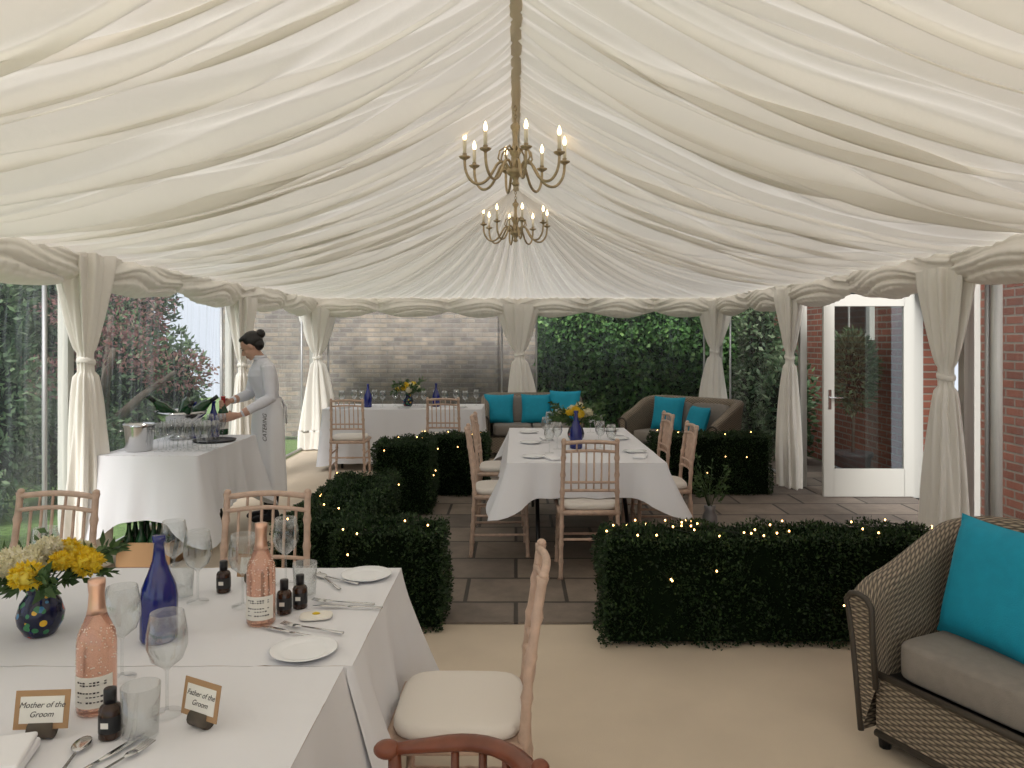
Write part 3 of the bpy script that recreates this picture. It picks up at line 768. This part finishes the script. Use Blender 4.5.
# place cards with lettering
def textmesh(s,size):
    c=bpy.data.curves.new('lettering','FONT'); c.body=s; c.size=size; c.align_x='CENTER'; c.align_y='CENTER'; c.extrude=.0002; c.space_line=1.15; c.shear=.35
    o=bpy.data.objects.new('t',c); sc.collection.objects.link(o); dg=bpy.context.evaluated_depsgraph_get(); dg.update()
    me=bpy.data.meshes.new_from_object(o.evaluated_get(dg)); bpy.data.objects.remove(o); me.materials.clear(); me.materials.append(mInk); return me
def card(loc,rz,txt):
    b=MB(); b.tube([(-.025,0,.016),(.025,0,.016)],.018,mBark,14)
    M=Matrix.Translation((0,0,.058))@Matrix.Rotation(R(-10),4,'X')
    b.box((0,0,0),(.112,.002,.078),mKraft,M); b.box((0,-.0015,0),(.090,.001,.054),mLabel,M)
    o=b.obj('place_card',loc,rz)
    t=place(textmesh(txt,.0165),'lettering',parent=o); t.matrix_local=M@Matrix.Translation((0,-.0024,0))@Matrix.Rotation(pi/2,4,'X')
card((-1.01,1.62,T),R(4),'Mother of the\nGroom'); card((-.69,1.665,T),R(-28),'Father of the\nGroom'); card((-.92,2.66,T-.002),R(-5),'Groom')
b=MB(); b.lathe([(0,.004),(.055,.004),(.062,.004),(.088,.013),(.090,.012),(.064,0),(.05,-.0)],mPorc,n=40,cap=False); PL=b.mesh('side_plate')
for p in ((-.535,2.72,T-.001),(-.575,2.06,T-.001),(.13,5.5,.752),(.9,5.75,.752),(.12,6.25,.752),(.88,6.5,.752),(.12,6.95,.752),(.87,7.1,.752),(-2.15,9.5,.752),(-1.4,9.5,.752),(-.7,9.5,.752)): place(PL,'side_plate',p)
def knife():
    b=MB(); b.tube([(0,-.11,.004),(0,-.02,.004),(0,.0,.004)],[.006,.005,.004],mSteel,8,flat=(1,.5)); b.tube([(0,0,.004),(0.002,.03,.004),(.002,.08,.004),(0,.115,.004)],[.004,.009,.009,.002],mSteel,8,flat=(1,.2)); return b.mesh('table_knife')
def fork():
    b=MB(); b.tube([(0,-.11,.004),(0,-.06,.005),(0,.03,.006)],[.007,.005,.003],mSteel,8,flat=(1,.5)); b.tube([(0,.03,.006),(0,.045,.006),(0,.06,.005)],[.003,.011,.012],mSteel,8,flat=(1,.2))
    for i in range(4): x=-.0095+.0063*i; b.tube([(x,.055,.005),(x,.075,.006),(x,.1,.009)],[.0022,.002,.001],mSteel,6)
    return b.mesh('dinner_fork')
def spoon():
    b=MB(); b.tube([(0,-.11,.004),(0,-.05,.005),(0,.04,.006)],[.007,.005,.003],mSteel,8,flat=(1,.5)); b.ell((0,.07,.007),(.018,.032,.005),mSteel); return b.mesh('dessert_spoon')
KN,FK,SP=knife(),fork(),spoon()
z=T
for me,nm,x,y,a in ((KN,'table_knife',-.53,2.40,85),(FK,'dinner_fork',-.56,2.44,80),(SP,'dessert_spoon',-.64,2.68,60),(FK,'dinner_fork',-.66,2.66,35),(FK,'dinner_fork',-.60,2.22,70),(KN,'table_knife',-.65,2.19,65),
   (SP,'dessert_spoon',-.89,1.51,10),(KN,'table_knife',-.835,1.52,-20),(FK,'dinner_fork',-.80,1.50,-22)):
    place(me,nm,(x,y,z),R(a))
b=MB()
b.box((0,0,.012),(.17,.17,.02),mWhite); b.box((.01,.01,.028),(.15,.14,.012),mWhite,Matrix.Rotation(.06,4,'Z')); o=b.obj('folded_napkin',(-1.05,1.48,T),.25); bev(o,.008,3)
b=MB(); b.ell((0,0,.006),(.05,.035,.006),mLabel,e=.6); b.ell((.0,0,.013),(.012,.008,.004),mYel); b.obj('favour_tag',(-.61,2.32,T-.002),.2)
# flowers
def bouquet(seed,vase=True,mats=(mYel,),nf=9,spread=.11,hh=.15,sprig=14,rs=(.026,.042)):
    rnd=random.Random(seed); b=MB()
    if vase: b.lathe([(.035,0),(.042,.006),(.058,.035),(.062,.06),(.052,.095),(.036,.118),(.035,.13),(.046,.15),(.043,.15),(.031,.13),(.03,.05),(0,.05)],mVase,n=28)
    for i in range(nf):
        a=2.4*i+rnd.uniform(-.3,.3); rr=spread*math.sqrt((i+.5)/nf); c=Vector((rr*cos(a),rr*sin(a),hh+.10+.03*rnd.random()-rr*.55))
        b.tube([(0,0,.08),(c.x*.4,c.y*.4,.15),c],.0025,mStem,5)
        r=rnd.uniform(*rs); n=420; m=rnd.choice(mats)
        d=rng.normal(0,1,(n,3)); d/=np.linalg.norm(d,axis=1,keepdims=True)
        b.ell(c,(r*.8,r*.8,r*.65),m,n=10,m=8)
        b.leaves(np.array(c)+d*r*.62*np.array([1,1,.8]),d,r*.42,r*.26,m,.45)
    for i in range(sprig):
        a=rnd.uniform(0,6.28); tip=Vector((cos(a)*spread*1.35,sin(a)*spread*1.35,hh+rnd.uniform(.0,.14)))
        pts=[Vector((0,0,.1)).lerp(tip,t/6)+Vector((0,0,.03*sin(pi*t/6))) for t in range(7)]
        b.tube(pts,.0018,mStem,4)
        P=[];D=[]
        for p in pts[2:]:
            for q in range(6): P.append(tuple(p+Vector((rnd.uniform(-.012,.012),rnd.uniform(-.012,.012),rnd.uniform(-.012,.012))))); D.append((cos(a),sin(a),.3))
        b.leaves(P,D,.045,.02,mStem,.8)
    return b.mesh('flower_vase')
place(bouquet(3,nf=14,spread=.14,mats=(mYel,mYel,mYel,mCrm),rs=(.032,.05),sprig=14),'flower_vase',(-1.37,2.19,T-.002))
place(bouquet(8,nf=12,spread=.13,mats=(mYel,mYel,mCrm)),'flower_vase',(.50,6.35,.752),0,None,1.15)
place(bouquet(9,nf=12,spread=.13,mats=(mCrm,mYel)),'flower_vase',(-1.38,9.7,.752),0,None,1.15)
b=MB()
for p in [(.25,5.7),(.32,5.9),(.72,5.75),(.66,5.95),(.25,6.3),(.7,6.45),(.3,6.75),(.68,6.95),(.4,7.15)]: b.lathe(wine(.21,.04),mGlass,(*p,0),n=16,cap=False)
b.obj('table_glasses',(0,0,.752))
b=MB()
for i in range(14): b.lathe(wine(.21,.04),mGlass,(-2.2+i*.13,9.6+.12*(i%2)+.05*sin(i*3),0),n=14,cap=False)
b.obj('table_glasses',(0,0,.752))
for (x,y,a) in ((.2,5.42,20),(.84,5.5,-15),(.2,6.5,10),(.85,6.8,0)):
    b=MB(); b.box((0,0,.008),(.09,.17,.014),mWhite); o=b.obj('folded_napkin',(x+.06,y,.752),R(a)); bev(o,.005)
# drinks table contents
b=MB(); b.lathe([(.085,0),(.09,.005),(.105,.17),(.112,.19),(.108,.195),(.10,.18),(.085,.02),(0,.02)],mSteel,n=32)
for sx in (-1,1): b.tube([(sx*.105,-.03,.15),(sx*.13,-.03,.14),(sx*.13,.03,.14),(sx*.105,.03,.15)],.005,mSteel)
b.obj('ice_bucket',(-2.72,5.48,.802))
b=MB(); b.lathe([(.06,0),(.09,.01),(.04,.04),(.04,.10),(.13,.14),(.19,.20),(.20,.23),(.185,.225),(.12,.15),(0,.12)],mSteel,n=36)
for a,t in ((20,55),(100,50),(160,62),(230,50),(310,60)):
    M=Matrix.Translation((.03*cos(R(a)),.03*sin(R(a)),.165))@Matrix.Rotation(R(a),4,'Z')@Matrix.Rotation(R(t),4,'Y')
    b.lathe(bottle_prof(.30,.042,.014),mGreenB,n=18,mtx=M); b.lathe([(.017,.235),(.017,.303),(0,.304)],mBlk,n=14,mtx=M)
b.obj('champagne_cooler',(-2.70,6.12,.802))
b=MB()
def flute(o): b.lathe([(.03,0),(.03,.002),(.004,.006),(.0035,.07),(.012,.085),(.026,.12),(.029,.16),(.024,.205),(.0228,.205),(.0275,.16),(.024,.12),(.0,.088)],mGlass,o,n=14,cap=False)
for i in range(6):
    for j in range(5):
        if (i>=3 and j>=3): continue
        flute((-2.57+.072*i+random.uniform(-.008,.008),5.45+.085*j+random.uniform(-.01,.01),0))
b.obj('champagne_flutes',(0,0,.802))
b=MB(); b.lathe([(0,.004),(.15,.004),(.16,.014),(.165,.014),(.155,0),(0,0)],mBlk,n=36); b.obj('serving_tray',(-2.38,6.0,.802))
b=MB()
for p in ((-.05,.04),(.04,.06),(.05,-.04)): flute((*p,0))
b.obj('champagne_flutes',(-2.38,6.0,.807))
b=MB()
for i in range(4):
    for j in range(2):
        b.lathe(bottle_prof(.30,.04,.014),mGreenB,(-.13+.088*i,-.05+.09*j,.01),n=14); b.lathe([(.0405,.06),(.0405,.15)],mLabel,(-.13+.088*i,-.05+.09*j,.01),n=14,cap=False)
b.box((0,0,.006),(.38,.22,.012),mMahog)
for sy in (-1,1): b.box((0,sy*.11,.09),(.38,.01,.17),mKraft)
for sx in (-1,1): b.box((sx*.185,0,.09),(.01,.22,.17),mKraft)
b.obj('crate_of_wine_bottles',(-2.62,5.45,.0))
b=MB(); b.lathe([(.05,0),(.07,.02),(.06,.12),(.04,.16),(.05,.2)],pbr('zinc_pot',(.25,.25,.26),.5,metal=.5))
P=[];D=[]
for i in range(18):
    a=random.uniform(0,6.28); tip=(.16*cos(a),.16*sin(a),random.uniform(.35,.6)); b.tube([(0,0,.15),(tip[0]*.4,tip[1]*.4,.35),tip],.002,mStem,4)
    for q in range(12):
        f=random.uniform(.4,1); P.append((tip[0]*f,tip[1]*f,.15+(tip[2]-.15)*f)); D.append((cos(a),sin(a),.4))
b.leaves(P,D,.05,.022,mStem,.7); b.obj('potted_plant',(1.62,6.35,.014))

# ---------------------------------------------------------------- waitress
WX,WY,WA=-2.20,6.78,math.atan2(-.53,-.85)
W=empty('waitress',(WX,WY,0),WA)
b=MB()
def er(cx,cy,z,a,c,n=28): return [(cx+a*cos(2*pi*j/n),cy+c*sin(2*pi*j/n),z) for j in range(n)]
tor=[(.80,0,.085,.13),(.84,0,.108,.165),(.90,0,.118,.18),(.98,0,.108,.165),(1.06,.01,.095,.138),(1.14,.025,.102,.144),(1.22,.045,.122,.158),(1.28,.06,.126,.165),(1.34,.06,.108,.172),(1.38,.055,.088,.168),(1.41,.06,.070,.128),(1.435,.068,.056,.075),(1.45,.075,.048,.052)]
b.loft([er(cx,0,z,a,c) for z,cx,a,c in tor if z>=.98],mShirt)
b.loft([er(cx,0,z,a,c) for z,cx,a,c in tor if z<=1.0],mTrou)
for s in (-1,1):
    b.tube([(0,s*.085,.88),(.01,s*.085,.7),(.012,s*.085,.5),(.0,s*.085,.44),(-.015,s*.085,.3),(-.01,s*.085,.07)],[.088,.080,.060,.056,.055,.038],mTrou,18)
    b.ell((.055,s*.09,.035),(.125,.045,.035),mTrou,e=.8); b.ell((-.01,s*.09,.06),(.055,.042,.05),mTrou)
    b.ell((.055,s*.155,1.365),(.060,.057,.055),mShirt)
def arm(sh,el,wr):
    sh,el,wr=map(Vector,(sh,el,wr)); 
    P=[sh,sh.lerp(el,.35),sh.lerp(el,.75),el,el.lerp(wr,.25),el.lerp(wr,.6),el.lerp(wr,.93)]
    b.tube(P,[.060,.058,.052,.050,.048,.040,.034],mShirt,16)
    b.tube([el.lerp(wr,.88),wr,wr+(wr-el).normalized()*.02],[.025,.022,.022],mSkin,14)
arm((.055,.168,1.365),(.05,.245,1.10),(.30,.225,.965)); arm((.055,-.168,1.365),(.13,-.175,1.11),(.335,.045,1.075))
Bx,By=.42,.15
def hand(w,kn,zc,side,Rr,a0,a1):
    w,kn=Vector(w),Vector(kn); d=(kn-w); rings=[]
    side_v=Vector((0,side,0))
    up=Vector((0,0,1))
    for t,hw,th in ((0,.024,.018),(.3,.032,.017),(.7,.040,.016),(1,.038,.012)):
        c=w+d*t; rings.append([c+up*hw*cos(2*pi*j/14)+side_v*th*sin(2*pi*j/14) for j in range(14)])
    b.loft(rings,mSkin)
    for i,(ln,r) in enumerate(((.9,.0085),(1.0,.009),(.95,.0087),(.75,.0075))):
        z=zc+.030-.020*i; P=[kn+Vector((-.012,0,z-kn.z))]
        for k in range(7):
            a=R(a0+(a1-a0)*ln*k/6); P.append(Vector((Bx+(Rr+.009)*cos(a),By+(Rr+.009)*sin(a),z)))
        b.tube(P,[r*1.05]*3+[r]*4+[r*.8],mSkin,10)
    s=1 if a0>0 else -1
    P=[w+d*.35+Vector((0,0,.02))]
    for k in range(5):
        a=R(s*(125+18*k)); P.append(Vector((Bx+(Rr+.011)*cos(a),By+(Rr+.011)*sin(a),zc+.035+.004*k)))
    b.tube(P,[.013,.0115,.011,.0105,.010,.008],mSkin,10)
hand((.305,.222,.963),(.41,By+.062,.95),.945,1,.043,80,-50)
hand((.345,.055,1.072),(.405,By-.04,1.06),1.055,-1,.018,-80,100)
b.tube([(.07,0,1.41),(.10,0,1.46),(.13,0,1.505)],[.05,.046,.046],mSkin,18)
HM=Matrix.Translation((.155,0,1.548))@Matrix.Rotation(R(-26),4,'Z')@Matrix.Rotation(R(32),4,'Y')
b.ell((-.012,0,.022),(.093,.074,.090),mSkin,n=28,m=20,mtx=HM); b.ell((.022,0,-.040),(.064,.056,.072),mSkin,n=24,m=16,mtx=HM)
b.ell((.058,0,-.092),(.022,.024,.018),mSkin,mtx=HM)
b.tube([(.078,0,.012),(.092,0,-.008),(.106,0,-.030),(.090,0,-.040)],[.007,.009,.012,.010],mSkin,10,mtx=HM)
b.ell((.079,0,-.060),(.012,.022,.007),mLip,mtx=HM); b.ell((.078,0,-.071),(.012,.019,.007),mLip,mtx=HM)
for s in (-1,1):
    b.ell((-.003,s*.074,-.008),(.018,.009,.030),mSkin,mtx=HM); b.ell((.062,s*.030,.022),(.02,.022,.008),mSkin,mtx=HM)
    b.ell((.05,s*.035,-.03),(.025,.02,.022),mSkin,mtx=HM)
me=b.mesh('body_src'); src=bpy.data.objects.new('body_src',me); sc.collection.objects.link(src)
rm=src.modifiers.new('r','REMESH'); rm.mode='VOXEL'; rm.voxel_size=.0055; rm.use_smooth_shade=True
sm=src.modifiers.new('s','SMOOTH'); sm.iterations=3; sm.factor=.5
dg=bpy.context.evaluated_depsgraph_get(); dg.update()
me2=bpy.data.meshes.new_from_object(src.evaluated_get(dg))
kd=kdtree.KDTree(len(b.v))
for i,v in enumerate(b.v): kd.insert(v,i)
kd.balance()
me2.materials.clear()
for m in b.mats: me2.materials.append(m)
idx=[b.vm[kd.find(p.center)[1]] for p in me2.polygons]
me2.polygons.foreach_set('material_index',idx); me2.polygons.foreach_set('use_smooth',[True]*len(idx)); me2.update()
bpy.data.objects.remove(src)
place(me2,'body',parent=W)
h=MB()
h.ell((-.030,0,.036),(.092,.083,.088),mHair,n=28,m=20,mtx=HM); h.ell((-.055,0,-.01),(.055,.07,.065),mHair,mtx=HM)
h.ell((-.122,0,.050),(.042,.045,.042),mHair,mtx=HM); h.ell((.015,0,.085),(.055,.062,.030),mHair,mtx=HM)
h.obj('hair',parent=W)
h=MB()
for s in (-1,1):
    h.ell((.077,s*.029,.003),(.008,.012,.005),mEye,mtx=HM); h.tube([(.083,s*.014,.021),(.086,s*.028,.026),(.074,s*.046,.022)],.003,mHair,6,mtx=HM)
h.obj('eyes_and_brows',parent=W)
h=MB(); rings=[]
for z,o in ((1.425,.012),(1.45,.010),(1.465,.014),(1.45,.02)): rings.append(er(.088,0,z,.050+o,.056+o))
h.loft(rings,mShirt,cap=False)
h.obj('collar',parent=W)
h=MB(); rings=[]
ap=[(1.09,.102,.146),(1.06,.106,.150),(.98,.122,.178),(.90,.134,.196),(.80,.14,.20),(.65,.145,.205),(.5,.155,.21),(.36,.163,.215),(.26,.168,.218)]
for z,a,c in ap:
    k=(1.09-z); rings.append([( .008+(a+.006+.010*k*sin(q*9+z*2))*cos(q),(c+.004+.010*k*sin(q*9+z*2))*sin(q),z) for q in [R(-140+280*j/60) for j in range(61)]])
h.loft(rings,mWhite,closed=False,cap=False)
h.loft([er(.010,0,z,a,c,40) for z,a,c in ((1.065,.112,.157),(1.09,.110,.155))],mWhite,cap=False)
h.tube([(-.105,.0,1.075),(-.14,.03,1.0),(-.14,.04,.85)],.007,mWhite,6); h.tube([(-.105,.0,1.075),(-.135,-.03,1.0),(-.13,-.04,.82)],.007,mWhite,6)
h.obj('apron',parent=W)
tm=textmesh('CATERING',.05); t=place(tm,'apron_lettering',parent=W)
q=R(62); aq,cq=.158,.216
nx_,ny_=cos(q)/aq,sin(q)/cq; nl=math.hypot(nx_,ny_); nx_/=nl; ny_/=nl
t.matrix_local=Matrix.Translation((.008+aq*cos(q)+nx_*.010,cq*sin(q)+ny_*.010,.84))@Matrix.Rotation(math.atan2(ny_,nx_)+pi/2,4,'Z')@Matrix.Rotation(pi/2,4,'X')@Matrix.Rotation(pi/2,4,'Z')
fw=Matrix.Translation((WX,WY,0))@Matrix.Rotation(WA,4,'Z')
bp_=fw@Vector((Bx,By,0))
b=MB(); b.lathe(bottle_prof(.32,.043,.0145),mGreenB,n=22); b.lathe([(.0435,.05),(.0435,.12)],mLabel,n=22,cap=False); b.lathe([(.018,.255),(.017,.30),(.019,.322),(0,.323)],mRed,n=16)
b.obj('champagne_bottle',(bp_.x,bp_.y,.802))

# ---------------------------------------------------------------- world, sun, camera
w=bpy.data.worlds.new('World'); sc.world=w; w.use_nodes=True
nt=w.node_tree; bg=nt.nodes['Background']
tc=nt.nodes.new('ShaderNodeTexCoord'); sp=nt.nodes.new('ShaderNodeSeparateXYZ'); rp=nt.nodes.new('ShaderNodeValToRGB')
nt.links.new(tc.outputs['Generated'],sp.inputs[0]); nt.links.new(sp.outputs['Z'],rp.inputs[0]); nt.links.new(rp.outputs[0],bg.inputs[0])
rp.color_ramp.elements[0].color=(.68,.73,.80,1); rp.color_ramp.elements[1].color=(.94,.96,1,1); rp.color_ramp.elements[1].position=.6
bg.inputs[1].default_value=1.25
sl=bpy.data.lights.new('overcast_sun','SUN'); sl.energy=6.2; sl.angle=R(24); sl.color=(1,.975,.94)
so=bpy.data.objects.new('overcast_sun',sl); sc.collection.objects.link(so); so.rotation_euler=(R(52),R(-10),0)
cam=bpy.data.cameras.new('camera'); co=bpy.data.objects.new('camera',cam); sc.collection.objects.link(co)
co.location=(0,0,1.6); co.rotation_euler=(R(90),0,0); cam.sensor_width=36; cam.lens=36*760/1024
cam.shift_y=-44/1024; cam.shift_x=-4/1024; cam.clip_start=.05
sc.camera=co
